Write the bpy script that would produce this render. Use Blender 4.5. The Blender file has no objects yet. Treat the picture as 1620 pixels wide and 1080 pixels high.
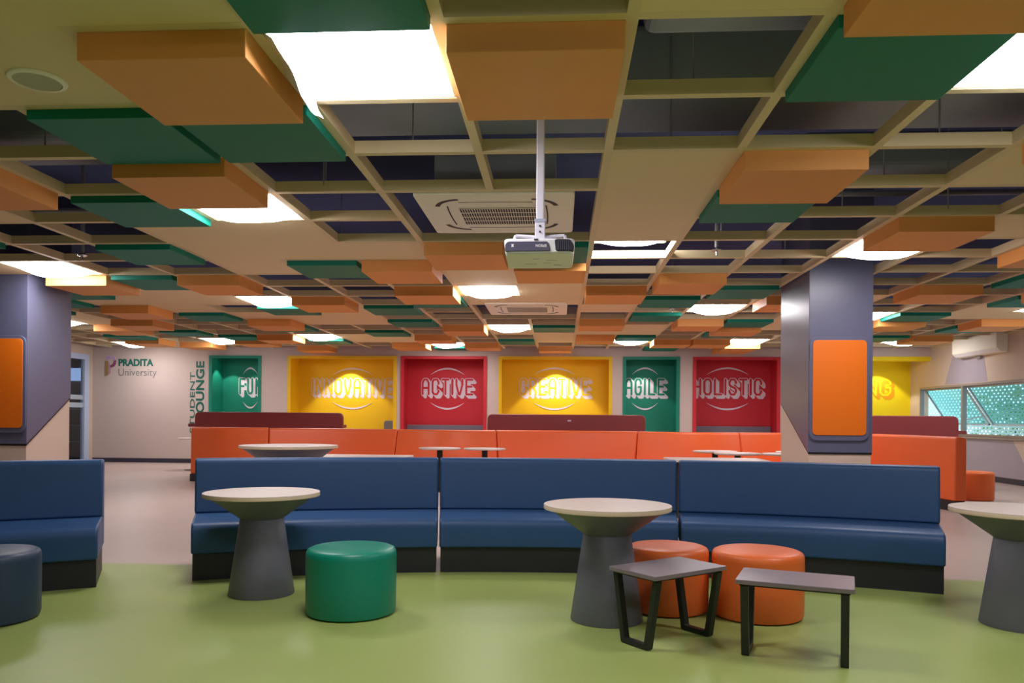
import bpy, math, random
from mathutils import Vector, Matrix
random.seed(7)
sc = bpy.context.scene
COL = sc.collection

# ------------------------------------------------------------------ camera
EYE = 1.26
YAW, ROLL = 0.06146, -0.008
def cam_matrix():
    cy, sy = math.cos(YAW), math.sin(YAW); cr, sr = math.cos(ROLL), math.sin(ROLL)
    rz = Matrix(((cy, -sy, 0), (sy, cy, 0), (0, 0, 1)))
    ry = Matrix(((cr, 0, sr), (0, 1, 0), (-sr, 0, cr)))
    r = rz @ ry
    right, fwd, up = r.col[0], r.col[1], r.col[2]
    m = Matrix((( right[0], up[0], -fwd[0]), (right[1], up[1], -fwd[1]), (right[2], up[2], -fwd[2]))).to_4x4()
    m.translation = Vector((0, 0, EYE))
    return m
cd = bpy.data.cameras.new('camera'); cam = bpy.data.objects.new('camera', cd); COL.objects.link(cam)
cd.sensor_width = 36; cd.lens = 1225.5 / 1620 * 36
cd.shift_y = 121.3 / 1620
cd.clip_start = 0.05; cd.clip_end = 200
cam.matrix_world = cam_matrix()
sc.camera = cam

# ------------------------------------------------------------------ world, exposure
LIGHT_L = 17.0            # radiance of the lit ceiling diffusers
w = bpy.data.worlds.new('daylight'); sc.world = w; w.use_nodes = True
wn = w.node_tree.nodes; wl = w.node_tree.links
bg = wn['Background']; bg.inputs['Color'].default_value = (0.80, 0.93, 1.0, 1); bg.inputs['Strength'].default_value = 1.6
sc.view_settings.view_transform = 'Standard'
sc.view_settings.look = 'None'
sc.view_settings.gamma = 1
sc.view_settings.use_curve_mapping = False
sc.view_settings.exposure = 0.35
sc.cycles.max_bounces = 8
sc.cycles.diffuse_bounces = 5
sc.cycles.transparent_max_bounces = 12
sc.cycles.sample_clamp_indirect = 6

# ------------------------------------------------------------------ materials
def mat(name, col, rough=0.6, metal=0.0, spec=0.5, noise=0.0, nscale=6.0, emit=None, estr=0.0, bump=0.0, bscale=200):
    m = bpy.data.materials.new(name); m.use_nodes = True
    nt = m.node_tree; b = nt.nodes['Principled BSDF']
    b.inputs['Base Color'].default_value = (*col, 1)
    b.inputs['Roughness'].default_value = rough
    b.inputs['Metallic'].default_value = metal
    b.inputs['Specular IOR Level'].default_value = spec
    if noise > 0:
        tc = nt.nodes.new('ShaderNodeTexCoord')
        n = nt.nodes.new('ShaderNodeTexNoise'); n.inputs['Scale'].default_value = nscale; n.inputs['Detail'].default_value = 4
        r = nt.nodes.new('ShaderNodeMix'); r.data_type = 'RGBA'
        r.inputs[6].default_value = (*[c * (1 - noise) for c in col], 1)
        r.inputs[7].default_value = (*[min(1, c * (1 + noise)) for c in col], 1)
        nt.links.new(tc.outputs['Object'], n.inputs['Vector'])
        nt.links.new(n.outputs['Fac'], r.inputs[0]); nt.links.new(r.outputs[2], b.inputs['Base Color'])
    if bump > 0:
        tc = nt.nodes.new('ShaderNodeTexCoord')
        n = nt.nodes.new('ShaderNodeTexNoise'); n.inputs['Scale'].default_value = bscale; n.inputs['Detail'].default_value = 2
        bp = nt.nodes.new('ShaderNodeBump'); bp.inputs['Strength'].default_value = bump; bp.inputs['Distance'].default_value = 0.002
        nt.links.new(tc.outputs['Object'], n.inputs['Vector'])
        nt.links.new(n.outputs['Fac'], bp.inputs['Height']); nt.links.new(bp.outputs['Normal'], b.inputs['Normal'])
    if emit:
        b.inputs['Emission Color'].default_value = (*emit, 1); b.inputs['Emission Strength'].default_value = estr
    return m
M = {}
M['box_orange'] = mat('orange_laminate', (0.80, 0.355, 0.105), 0.55, spec=0.25, noise=0.03)
M['box_green'] = mat('green_laminate', (0.002, 0.20, 0.14), 0.55, spec=0.25, noise=0.03)
M['panel'] = mat('cream_gypsum', (0.80, 0.66, 0.40), 0.7, spec=0.2, noise=0.02, nscale=2)
M['rail'] = mat('cream_rail_paint', (0.74, 0.61, 0.38), 0.6, spec=0.2)
M['void'] = mat('dark_blue_void', (0.11, 0.15, 0.34), 0.9, spec=0.1)
M['duct'] = mat('grey_duct_wrap', (0.34, 0.365, 0.48), 0.6, noise=0.25, nscale=1.5)
M['rod'] = mat('galvanised_rod', (0.35, 0.35, 0.40), 0.5, 0.3)
M['wall'] = mat('mauve_beige_wall', (0.58, 0.475, 0.43), 0.75, noise=0.02, nscale=1.5)
M['wall_cream'] = mat('cream_wall', (0.62, 0.51, 0.41), 0.75, noise=0.02, nscale=1.5)
M['lilac'] = mat('lilac_grey_paint', (0.40, 0.36, 0.42), 0.7)
M['base'] = mat('dark_navy_baseboard', (0.035, 0.035, 0.055), 0.5)
M['col_grey'] = mat('slate_column_cladding', (0.118, 0.124, 0.205), 0.34, noise=0.03, nscale=3)
M['col_orange'] = mat('orange_inset_panel', (0.78, 0.165, 0.005), 0.45)
M['col_cream'] = mat('cream_column_base', (0.62, 0.49, 0.40), 0.7)
M['black'] = mat('black_gap', (0.008, 0.007, 0.010), 0.5)
M['blue'] = mat('navy_blue_leatherette', (0.026, 0.083, 0.215), 0.46, spec=0.35, noise=0.05, nscale=4, bump=0.08)
M['plinth'] = mat('dark_plinth', (0.016, 0.017, 0.022), 0.5)
M['sofa_orange'] = mat('orange_leatherette', (0.88, 0.150, 0.036), 0.42, noise=0.03, nscale=4, bump=0.06)
M['maroon'] = mat('maroon_leatherette', (0.27, 0.046, 0.050), 0.45, noise=0.03)
M['pouf_green'] = mat('green_leatherette', (0.0, 0.24, 0.165), 0.38, bump=0.08)
M['pouf_orange'] = mat('orange_pouf_leatherette', (0.80, 0.155, 0.03), 0.42, bump=0.08)
M['pouf_navy'] = mat('dark_navy_leatherette', (0.020, 0.045, 0.095), 0.45, bump=0.08)
M['table_top'] = mat('pale_wood_laminate', (0.66, 0.55, 0.50), 0.4, noise=0.04, nscale=9)
M['table_edge'] = mat('pale_plywood_edge', (0.60, 0.48, 0.33), 0.5)
M['table_grey'] = mat('grey_pedestal', (0.135, 0.14, 0.18), 0.5, noise=0.03)
M['stool_top'] = mat('grey_wood_laminate', (0.215, 0.17, 0.19), 0.35, noise=0.12, nscale=14)
M['stool_leg'] = mat('black_steel', (0.012, 0.014, 0.015), 0.4)
M['yellow'] = mat('yellow_niche_paint', (0.82, 0.52, 0.0), 0.6)
M['lemon'] = mat('lemon_yellow_niche_paint', (0.88, 0.70, 0.0), 0.6)
M['red'] = mat('red_niche_paint', (0.56, 0.016, 0.032), 0.6)
M['green'] = mat('green_niche_paint', (0.0, 0.22, 0.145), 0.6)
M['letter'] = mat('lilac_white_lettering', (0.72, 0.66, 0.74), 0.6)
M['letter_orange'] = mat('orange_lettering', (0.85, 0.36, 0.0), 0.6)
M['sign_green'] = mat('dark_green_lettering', (0.0, 0.13, 0.095), 0.5)
M['sign_grey'] = mat('grey_lettering', (0.20, 0.20, 0.19), 0.5)
M['gold'] = mat('gold_logo', (0.45, 0.29, 0.10), 0.4, 0.4)
M['lilac_petal'] = mat('lilac_petal', (0.60, 0.40, 0.72), 0.5)
M['magenta_petal'] = mat('magenta_petal', (0.28, 0.05, 0.16), 0.5)
M['mauve_logo'] = mat('mauve_logo', (0.42, 0.25, 0.30), 0.5)
M['ac'] = mat('cream_plastic', (0.90, 0.89, 0.76), 0.5)
M['white'] = mat('white_plastic', (0.76, 0.75, 0.82), 0.4)
M['pole'] = mat('white_enamel_pole', (0.66, 0.64, 0.74), 0.4)
M['dark'] = mat('dark_slot', (0.02, 0.02, 0.03), 0.6)
M['proj_front'] = mat('dark_grey_glossy', (0.07, 0.065, 0.11), 0.25)
M['alu'] = mat('bronze_grey_aluminium', (0.36, 0.33, 0.34), 0.4, 0.4)
M['door_frame'] = mat('pale_blue_aluminium', (0.50, 0.60, 0.80), 0.4)
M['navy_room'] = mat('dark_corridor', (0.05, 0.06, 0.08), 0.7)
M['ottoman_grey'] = mat('grey_upholstery', (0.17, 0.16, 0.20), 0.6)
M['speaker'] = mat('pale_green_grille', (0.46, 0.46, 0.34), 0.7)
M['chrome'] = mat('chrome', (0.7, 0.7, 0.7), 0.2, 1.0)
M['leaf'] = mat('green_foliage', (0.10, 0.30, 0.06), 0.7, noise=0.5, nscale=2)
M['diffuser'] = mat('lit_stretch_fabric', (0.8, 0.8, 0.8), 0.6, emit=(1.0, 0.965, 1.0), estr=LIGHT_L)
M['lamp'] = mat('lit_downlight', (0.8, 0.8, 0.8), 0.6, emit=(1.0, 0.95, 0.85), estr=6)
M['lit_sign'] = mat('pale_blue_lit_panel', (0.6, 0.7, 0.9), 0.6, emit=(0.45, 0.62, 1.0), estr=0.6)

def floor_material():
    m = bpy.data.materials.new('two_tone_vinyl_floor'); m.use_nodes = True
    nt = m.node_tree; b = nt.nodes['Principled BSDF']; L = nt.links
    tc = nt.nodes.new('ShaderNodeTexCoord'); sx = nt.nodes.new('ShaderNodeSeparateXYZ')
    L.new(tc.outputs['Object'], sx.inputs[0])
    mr = nt.nodes.new('ShaderNodeMapRange'); mr.inputs['From Min'].default_value = 6.32; mr.inputs['From Max'].default_value = 6.42
    L.new(sx.outputs['Y'], mr.inputs['Value'])
    n = nt.nodes.new('ShaderNodeTexNoise'); n.inputs['Scale'].default_value = 1.3; n.inputs['Detail'].default_value = 5
    L.new(tc.outputs['Object'], n.inputs['Vector'])
    def two(a, c):
        x = nt.nodes.new('ShaderNodeMix'); x.data_type = 'RGBA'
        x.inputs[6].default_value = (*a, 1); x.inputs[7].default_value = (*c, 1)
        L.new(n.outputs['Fac'], x.inputs[0]); return x
    g = two((0.310, 0.395, 0.105), (0.355, 0.430, 0.135)); be = two((0.47, 0.36, 0.32), (0.53, 0.41, 0.36))
    x = nt.nodes.new('ShaderNodeMix'); x.data_type = 'RGBA'
    L.new(mr.outputs['Result'], x.inputs[0]); L.new(g.outputs[2], x.inputs[6]); L.new(be.outputs[2], x.inputs[7])
    L.new(x.outputs[2], b.inputs['Base Color'])
    b.inputs['Roughness'].default_value = 0.38; b.inputs['Specular IOR Level'].default_value = 0.35
    return m
M['floor'] = floor_material()

def glass_material(name, tint, gloss=0.12, tr=0.9):
    m = bpy.data.materials.new(name); m.use_nodes = True
    nt = m.node_tree; nt.nodes.clear(); L = nt.links
    o = nt.nodes.new('ShaderNodeOutputMaterial'); t = nt.nodes.new('ShaderNodeBsdfTransparent'); t.inputs[0].default_value = (*tint, 1)
    g = nt.nodes.new('ShaderNodeBsdfGlossy'); g.inputs['Roughness'].default_value = 0.03
    x = nt.nodes.new('ShaderNodeMixShader'); x.inputs[0].default_value = gloss
    L.new(t.outputs[0], x.inputs[1]); L.new(g.outputs[0], x.inputs[2]); L.new(x.outputs[0], o.inputs['Surface'])
    return m
M['glass_teal'] = glass_material('teal_tinted_glass', (0.62, 0.86, 0.85), 0.06)
M['glass_clear'] = glass_material('clear_glass', (0.80, 0.87, 0.92), 0.08)
M['frost'] = mat('frosted_band', (0.36, 0.44, 0.50), 0.7)

def screen_material():
    m = bpy.data.materials.new('perforated_metal_screen'); m.use_nodes = True
    nt = m.node_tree; L = nt.links; b = nt.nodes['Principled BSDF']; o = nt.nodes['Material Output']
    b.inputs['Base Color'].default_value = (0.42, 0.66, 0.68, 1); b.inputs['Roughness'].default_value = 0.5
    tc = nt.nodes.new('ShaderNodeTexCoord'); sx = nt.nodes.new('ShaderNodeSeparateXYZ'); L.new(tc.outputs['Object'], sx.inputs[0])
    def math_(op, a, bb=None):
        n = nt.nodes.new('ShaderNodeMath'); n.operation = op
        for i, v in enumerate((a, bb)):
            if v is None: continue
            if isinstance(v, (int, float)): n.inputs[i].default_value = v
            else: L.new(v, n.inputs[i])
        return n.outputs[0]
    p = 0.085
    v = math_('DIVIDE', sx.outputs['Z'], p * 0.9)
    row = math_('FLOOR', v)
    odd = math_('MULTIPLY', math_('MODULO', math_('ABSOLUTE', row), 2.0), 0.5)
    u = math_('ADD', math_('DIVIDE', sx.outputs['Y'], p * 2.1), odd)
    du = math_('SUBTRACT', math_('FRACT', u), 0.5); dv = math_('SUBTRACT', math_('FRACT', v), 0.5)
    r = math_('SQRT', math_('ADD', math_('MULTIPLY', du, du), math_('MULTIPLY', dv, dv)))
    hole = math_('LESS_THAN', r, 0.27)
    t = nt.nodes.new('ShaderNodeBsdfTransparent'); x = nt.nodes.new('ShaderNodeMixShader')
    L.new(hole, x.inputs[0]); L.new(b.outputs[0], x.inputs[1]); L.new(t.outputs[0], x.inputs[2]); L.new(x.outputs[0], o.inputs['Surface'])
    return m
M['screen'] = screen_material()

# ------------------------------------------------------------------ mesh helpers
class MB:
    def __init__(s): s.v = []; s.f = []
    def add(s, vs, fs):
        o = len(s.v); s.v += [tuple(p) for p in vs]; s.f += [tuple(i + o for i in f) for f in fs]; return s
    def box(s, x0, x1, y0, y1, z0, z1):
        return s.add([(x0,y0,z0),(x1,y0,z0),(x1,y1,z0),(x0,y1,z0),(x0,y0,z1),(x1,y0,z1),(x1,y1,z1),(x0,y1,z1)],
                     [(3,2,1,0),(4,5,6,7),(0,1,5,4),(1,2,6,5),(2,3,7,6),(3,0,4,7)])
    def prism(s, poly, fn, a, b):
        """poly: list of 2D points; fn(u, v, w) -> xyz; extruded from w=a to w=b"""
        n = len(poly)
        vs = [fn(u, v, a) for u, v in poly] + [fn(u, v, b) for u, v in poly]
        fs = [tuple(range(n))[::-1], tuple(range(n, 2 * n))] + [(i, (i + 1) % n, n + (i + 1) % n, n + i) for i in range(n)]
        return s.add(vs, fs)
    def lathe(s, prof, n=48, c=(0, 0, 0)):
        vs = []; fs = []; m = len(prof)
        for i in range(n):
            a = 2 * math.pi * i / n
            for r, z in prof: vs.append((c[0] + r * math.cos(a), c[1] + r * math.sin(a), c[2] + z))
        for i in range(n):
            k = (i + 1) % n
            for j in range(m - 1):
                fs.append((i * m + j, k * m + j, k * m + j + 1, i * m + j + 1))
        if prof[0][0] > 1e-5: fs.append(tuple(i * m for i in range(n))[::-1])
        if prof[-1][0] > 1e-5: fs.append(tuple(i * m + m - 1 for i in range(n)))
        return s.add(vs, fs)
    def tube(s, p, q, r, n=10):
        p = Vector(p); q = Vector(q); d = (q - p).normalized()
        a = d.orthogonal().normalized(); b = d.cross(a)
        vs = [p + r * (math.cos(t) * a + math.sin(t) * b) for t in [2 * math.pi * i / n for i in range(n)]]
        vs += [v + (q - p) for v in vs]
        fs = [(i, (i + 1) % n, n + (i + 1) % n, n + i) for i in range(n)] + [tuple(range(n))[::-1], tuple(range(n, 2 * n))]
        return s.add(vs, fs)
    def path_tube(s, pts, r, n=10):
        for a, b in zip(pts[:-1], pts[1:]): s.tube(a, b, r, n)
        return s
    def sweep(s, prof, pts, nrm):
        """prof: closed list of (d, z); pts: plan points; nrm: plan offset vectors"""
        m = len(prof); k = len(pts)
        vs = [(p[0] + n[0] * d, p[1] + n[1] * d, z) for p, n in zip(pts, nrm) for d, z in prof]
        fs = [(i * m + j, (i + 1) * m + j, (i + 1) * m + (j + 1) % m, i * m + (j + 1) % m) for i in range(k - 1) for j in range(m)]
        fs += [tuple(range(m)), tuple(range((k - 1) * m, k * m))[::-1]]
        return s.add(vs, fs)
    def obj(s, name, m, parent=None, bevel=0.0, smooth=False, loc=None, seg=2):
        me = bpy.data.meshes.new(name); me.from_pydata([tuple(p) for p in s.v], [], s.f); me.update()
        import bmesh
        bm = bmesh.new(); bm.from_mesh(me); bmesh.ops.remove_doubles(bm, verts=bm.verts, dist=1e-6)
        bmesh.ops.recalc_face_normals(bm, faces=bm.faces); bm.to_mesh(me); bm.free()
        o = bpy.data.objects.new(name, me); COL.objects.link(o)
        if m: me.materials.append(m)
        if parent: o.parent = parent
        if loc: o.location = loc
        if smooth:
            for p in me.polygons: p.use_smooth = True
            try: me.set_sharp_from_angle(angle=math.radians(40))
            except Exception: pass
        if bevel:
            bv = o.modifiers.new('bevel', 'BEVEL'); bv.width = bevel; bv.segments = seg; bv.limit_method = 'ANGLE'; bv.angle_limit = math.radians(40)
        return o

def tag(o, label=None, cat=None, group=None, kind=None):
    if label: o['label'] = label
    if cat: o['category'] = cat
    if group: o['group'] = group
    if kind: o['kind'] = kind
    return o
def thing(name, label, cat, loc=(0, 0, 0), rz=0.0, group=None):
    o = bpy.data.objects.new(name, None); COL.objects.link(o); o.empty_display_size = 0.1
    o.location = loc; o.rotation_euler = (0, 0, rz)
    return tag(o, label, cat, group)
def struct(o): o['kind'] = 'structure'; return o
def dup(root, loc, rz=None, label=None, group=None):
    r = root.copy(); COL.objects.link(r); r.location = loc
    if rz is not None: r.rotation_euler = (0, 0, rz)
    if label: r['label'] = label
    if group: r['group'] = group
    for ch in list(root.children):
        c = ch.copy(); COL.objects.link(c); c.parent = r
        for g in ch.children:
            d = g.copy(); COL.objects.link(d); d.parent = c
    return r
def fillet(poly, radii, n=5):
    out = []; k = len(poly)
    for i in range(k):
        r = radii[i] if isinstance(radii, (list, tuple)) else radii
        p = Vector(poly[i]); a = Vector(poly[i - 1]); b = Vector(poly[(i + 1) % k])
        if r <= 0: out.append(tuple(p)); continue
        u = (a - p).normalized(); v = (b - p).normalized()
        r2 = min(r, (a - p).length * 0.49, (b - p).length * 0.49)
        for t in [j / n for j in range(n + 1)]:
            q = (1 - t) ** 2 * (p + u * r2) + 2 * t * (1 - t) * p + t * t * (p + v * r2)
            out.append(tuple(q))
    return out
def rrect(x0, x1, y0, y1, r, n=5): return fillet([(x0, y0), (x1, y0), (x1, y1), (x0, y1)], r, n)
def text_mesh(name, body, size, m, parent, loc, rot=(math.pi / 2, 0, 0), offset=0.0, sx=1.0, sy=1.0, extrude=0.004, fit=None, shear=0.0):
    c = bpy.data.curves.new(name, 'FONT'); c.body = body; c.size = size; c.offset = offset; c.extrude = extrude; c.resolution_u = 4; c.shear = shear
    t = bpy.data.objects.new(name + '_curve', c); COL.objects.link(t)
    bpy.context.view_layer.update()
    dg = bpy.context.evaluated_depsgraph_get()
    me = bpy.data.meshes.new_from_object(t.evaluated_get(dg)); me.name = name
    bpy.data.objects.remove(t)
    xs = [v.co.x for v in me.vertices]; ys = [v.co.y for v in me.vertices]
    x0, y0 = min(xs), 0.0
    if fit: sx = fit[0] / (max(xs) - x0); sy = fit[1] / max(ys)
    for v in me.vertices: v.co.x = (v.co.x - x0) * sx; v.co.y *= sy
    me.materials.clear(); me.materials.append(m)
    o = bpy.data.objects.new(name, me); COL.objects.link(o); o.parent = parent; o.location = loc; o.rotation_euler = rot
    return o

# ------------------------------------------------------------------ room constants
XL, XR = -12.52, 9.15
YB, YF = 20.06, -3.6
S = 0.88
ZR = 3.0666                      # underside of the ceiling lattice
ZTOP = 4.15
def RX(i): return (i + 0.3566) * S
def RY(j): return (j + 3.9785) * S
NB = 20.88                       # back plane of the recesses

# ------------------------------------------------------------------ large structure
struct(MB().box(XL - 3, XR, YF, NB + 0.6, -0.1, 0.0).obj('floor', M['floor']))
struct(MB().box(XL - 0.2, XR + 0.2, YF - 0.2, NB + 0.2, ZTOP, ZTOP + 0.15).obj('ceiling', M['void']))
struct(MB().box(XL - 0.2, XR + 0.2, YF - 0.2, YF, 0, ZTOP).obj('wall_front', M['wall']))

# back wall with recesses
NICHE = [('green', -9.30, -7.90), ('yellow', -7.17, -4.28), ('red', -4.15, -1.91), ('yellow', -1.58, 1.33),
         ('green', 1.62, 3.05), ('red', 3.40, 5.575), ('lemon', 6.60, XR)]
ZN = 2.865
wb = MB(); x = XL
for c_, a, b in NICHE:
    wb.box(x, a, YB, NB, 0, ZN); x = b
if x < XR: wb.box(x, XR, YB, NB, 0, ZN)
wb.box(XL, XR, YB, NB, ZN, ZTOP)
wb.box(XL, XR, NB, NB + 0.2, 0, ZTOP)
struct(wb.obj('wall_back', M['wall']))
for k, (c_, a, b) in enumerate(NICHE):
    n = MB(); t = 0.012; last = (k == 6)
    n.box(a, b, NB - t, NB, 0, ZN)                                   # back
    n.box(a, a + t, YB, NB, 0, ZN)
    if not last: n.box(b - t, b, YB, NB, 0, ZN)
    n.box(a, b, YB, NB, ZN - t, ZN)
    o = struct(n.obj('trim_%d' % (k + 1), M[c_])); tag(o, '%s painted lining of the recess in the back wall' % c_)
    fr = MB(); wd = 0.075
    if last:
        fr.box(a, b, YB - 0.30, YB + 0.02, ZN - 0.10, ZN)
    else:
        fr.box(a - 0.01, a + wd, YB - 0.025, YB + 0.02, 0, ZN)
        fr.box(b - wd, b + 0.01, YB - 0.025, YB + 0.02, 0, ZN)
        fr.box(a + wd, b - wd, YB - 0.025, YB + 0.02, ZN - wd, ZN)
    fr.obj('frame', M[c_], o)
    # recessed downlight(s) in the soffit, each with its lamp
    spots = {0: [(-9.0, .55), (-8.35, .3)], 1: [(-5.70, 1.9)], 3: [(-0.10, 2.4)], 4: [(2.12, .6)], 6: [(8.3, .9)]}.get(k, [])
    for sx_, pw in spots:
        d = MB().lathe([(0.0, 0), (0.045, 0), (0.06, -0.006), (0.06, 0.012), (0.0, 0.012)], 20).obj('downlight', M['lamp'], o, loc=(sx_, YB + 0.34, ZN - t - 0.013))
        ld = bpy.data.lights.new('downlight_lamp', 'SPOT'); lo = bpy.data.objects.new('downlight_lamp', ld); COL.objects.link(lo)
        lo.location = (sx_, YB + 0.34, ZN - 0.05); lo.rotation_euler = (math.radians(6), 0, 0)
        ld.energy = 58 * pw; ld.spot_size = math.radians(84 if k in (0, 4) else 92); ld.spot_blend = 0.25; ld.shadow_soft_size = 0.03; ld.color = (1, 0.93, 0.80)
if True:
    bb = MB(); bb.box(XL + 0.02, -9.30 - 0.01, YB - 0.015, YB, 0, 0.115)
    struct(bb.obj('baseboard_back', M['base']))
    # soffit band above the last recess
    struct(MB().box(6.45, XR, YB - 0.30, YB, ZN, ZR + 0.1).obj('trim_8', M['wall']))

# left wall with the glazed door by the corner
DY0, DY1, DZ = 17.6, 19.90, 2.86
wl_ = MB(); wl_.box(XL - 0.15, XL, YF, DY0, 0, ZTOP); wl_.box(XL - 0.15, XL, DY1, YB, 0, ZTOP); wl_.box(XL - 0.15, XL, DY0, DY1, DZ, ZTOP)
struct(wl_.obj('wall_left', M['wall_cream']))
dr = MB()
for a, b in ((DY0, DY0 + 0.1), (DY1 - 0.2, DY1)): dr.box(XL - 0.1, XL + 0.01, a, b, 0, DZ)
dr.box(XL - 0.1, XL + 0.01, DY0 + 0.1, DY1 - 0.2, DZ - 0.14, DZ)
dr.box(XL - 0.1, XL + 0.01, 18.6, 18.66, 0, DZ - 0.14)
d1 = struct(dr.obj('door_1', M['door_frame']))
MB().box(XL - 0.055, XL - 0.045, DY0 + 0.1, DY1 - 0.2, 0.0, DZ - 0.14).obj('glass_pane', M['glass_clear'], d1)
fb = MB()
fb.box(XL - 0.044, XL - 0.042, DY0 + 0.1, DY1 - 0.2, 1.45, 1.58); fb.box(XL - 0.044, XL - 0.042, DY0 + 0.1, DY1 - 0.2, 1.66, 1.78)
fb.obj('frosted_band', M['frost'], d1)
# corridor seen through the door
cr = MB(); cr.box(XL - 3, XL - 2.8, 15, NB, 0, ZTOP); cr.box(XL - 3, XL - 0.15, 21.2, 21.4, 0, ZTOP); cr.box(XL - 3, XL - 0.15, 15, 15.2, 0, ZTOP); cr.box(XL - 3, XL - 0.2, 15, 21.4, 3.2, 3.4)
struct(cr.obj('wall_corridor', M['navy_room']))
tag(MB().box(XL - 2.6, XL - 0.2, 21.14, 21.18, 2.22, 2.58).obj('lit_panel', M['lit_sign']), 'pale blue lit panel seen behind the glass door at far left', 'lit panel')
cabc = thing('shelf_unit', 'dark shelf unit behind the glass door at far left', 'shelf', (XL - 1.15, 20.9, 0), -math.pi / 2)
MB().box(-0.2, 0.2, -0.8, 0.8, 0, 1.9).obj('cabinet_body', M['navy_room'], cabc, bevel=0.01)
for zz in (0.5, 0.95, 1.4): MB().box(0.2, 0.22, -0.78, 0.78, zz, zz + 0.03).obj('shelf_edge', M['frost'], cabc)

# right wall with the awning windows
WZ0, WZ1 = 0.95, 2.12
WY = [20.3, 18.23, 15.76, 13.3, 10.9, 8.5]
wr = MB()
wr.box(XR, XR + 0.2, YF, NB, 0, WZ0); wr.box(XR, XR + 0.2, YF, NB, WZ1, ZTOP)
wr.box(XR, XR + 0.2, WY[0], NB, WZ0, WZ1); wr.box(XR, XR + 0.2, YF, WY[-1], WZ0, WZ1)
wrr = struct(wr.obj('wall_right', M['wall_cream']))
pp = MB(); pf = lambda u, v, w_: (XR + w_, u, v)
pp.prism([(18.55, 3.06), (17.45, 3.06), (17.2, 2.135), (19.05, 2.135)], pf, -0.003, 0.0)
pp.obj('paint_patch', M['lilac'], wrr)
pp2 = MB(); pp2.prism([(20.8, 0.12), (20.8, 0.94), (16.3, 0.94), (15.6, 0.12)], pf, -0.003, 0.0)
pp2.obj('paint_patch', M['lilac'], wrr)
struct(MB().box(XR - 0.015, XR, YF, NB - 0.02, 0, 0.115).obj('baseboard_right', M['base']))
struct(MB().box(XR - 0.04, XR + 0.02, YF, NB - 0.02, WZ0 - 0.06, WZ0 - 0.02).obj('trim_9', M['alu']))
for k in range(5):
    y1, y0 = WY[k], WY[k + 1]
    f = MB(); g = 0.035
    f.box(XR - 0.02, XR + 0.08, y0, y0 + g, WZ0, WZ1); f.box(XR - 0.02, XR + 0.08, y1 - g, y1, WZ0, WZ1)
    f.box(XR - 0.02, XR + 0.08, y0 + g, y1 - g, WZ0, WZ0 + 0.04); f.box(XR - 0.02, XR + 0.08, y0 + g, y1 - g, WZ1 - 0.05, WZ1)
    wdw = struct(f.obj('window_%d' % (k + 1), M['alu']))
    # awning sash hinged at the top, bottom pushed outwards
    ang = math.radians(33); hh = WZ1 - WZ0 - 0.12
    sash = MB(); gl = MB()
    fn = lambda u, v, w_: (XR + 0.06 + v * math.sin(ang) + w_ * math.cos(ang), u, WZ1 - 0.06 - v * math.cos(ang) + w_ * math.sin(ang))
    a_, b_ = y0 + 0.06, y1 - 0.06
    for (u0, u1, v0, v1) in ((a_, a_ + 0.04, 0, hh), (b_ - 0.04, b_, 0, hh), (a_, b_, 0, 0.04), (a_, b_, hh - 0.04, hh)):
        sash.prism([(u0, v0), (u1, v0), (u1, v1), (u0, v1)], fn, 0, 0.03)
    gl.prism([(a_ + 0.04, 0.04), (b_ - 0.04, 0.04), (b_ - 0.04, hh - 0.04), (a_ + 0.04, hh - 0.04)], fn, 0.012, 0.018)
    so = sash.obj('sash', M['alu'], wdw); gl.obj('glass_pane', M['glass_teal'], so)
    st = MB()
    for yy in (a_ + 0.02, b_ - 0.02): st.tube((XR + 0.05, yy, WZ0 + 0.35), (XR + 0.06 + 0.75 * hh * math.sin(ang), yy, WZ1 - 0.06 - 0.75 * hh * math.cos(ang)), 0.008, 6)
    st.obj('stay_arm', M['alu'], wdw)
tag(MB().box(XR + 1.35, XR + 1.36, 2, 27, -0.5, 3.6).obj('facade_screen', M['screen']), 'perforated teal metal screen outside the windows on the right', 'screen')

# ------------------------------------------------------------------ ceiling lattice
# cell map (column, row): O orange box, G green box, L light, B flush panel, A air conditioner opening
CELL = {}
def put(kind, *cells):
    for c in cells: CELL[c] = kind
put('O', (1,-1), (-3,0), (-1,0), (3,1), (-6,2), (-4,2), (1,2), (3,4), (-2,5), (5,5), (-3,6), (-1,6), (-8,7), (-6,7), (1,7),
    (-3,8), (0,8), (5,8), (7,8), (-5,9), (3,9), (-9,10), (-10,12), (-7,12), (0,12), (2,12), (6,12), (8,12), (-11,13), (-3,13), (3,13),
    (-8,15), (-4,15), (0,15), (8,15), (2,16), (3,16), (-12,16), (-9,16), (-11,17), (-5,17), (-3,17), (4,17), (-8,18), (-1,18), (4,18))
put('G', (-2,-1), (1,0), (-4,1), (-3,1), (-5,3), (1,3), (-8,4), (-6,5), (-1,5), (-4,6), (-7,7), (6,7), (-9,8), (2,8), (-10,9), (-3,9),
    (1,9), (7,9), (-6,10), (-4,10), (-11,10), (-8,11), (1,11), (6,11), (-4,12), (3,12), (-7,13), (-1,13), (8,13), (-10,14), (-5,14), (3,14),
    (-12,15), (-9,15), (1,15), (7,15), (-7,16), (-2,16), (-4,18), (2,18))
put('L', (-2,0), (2,0), (-4,3), (0,5), (3,5), (-8,6), (-2,8), (-6,9), (2,10), (5,11), (8,10), (-12,12), (-2,13), (-7,15), (1,16), (4,16),
    (-10,16), (-13,17), (-4,17), (8,16), (-1,-4), (3,-4))  # last two: unseen lights added overhead to brighten the near end
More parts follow.
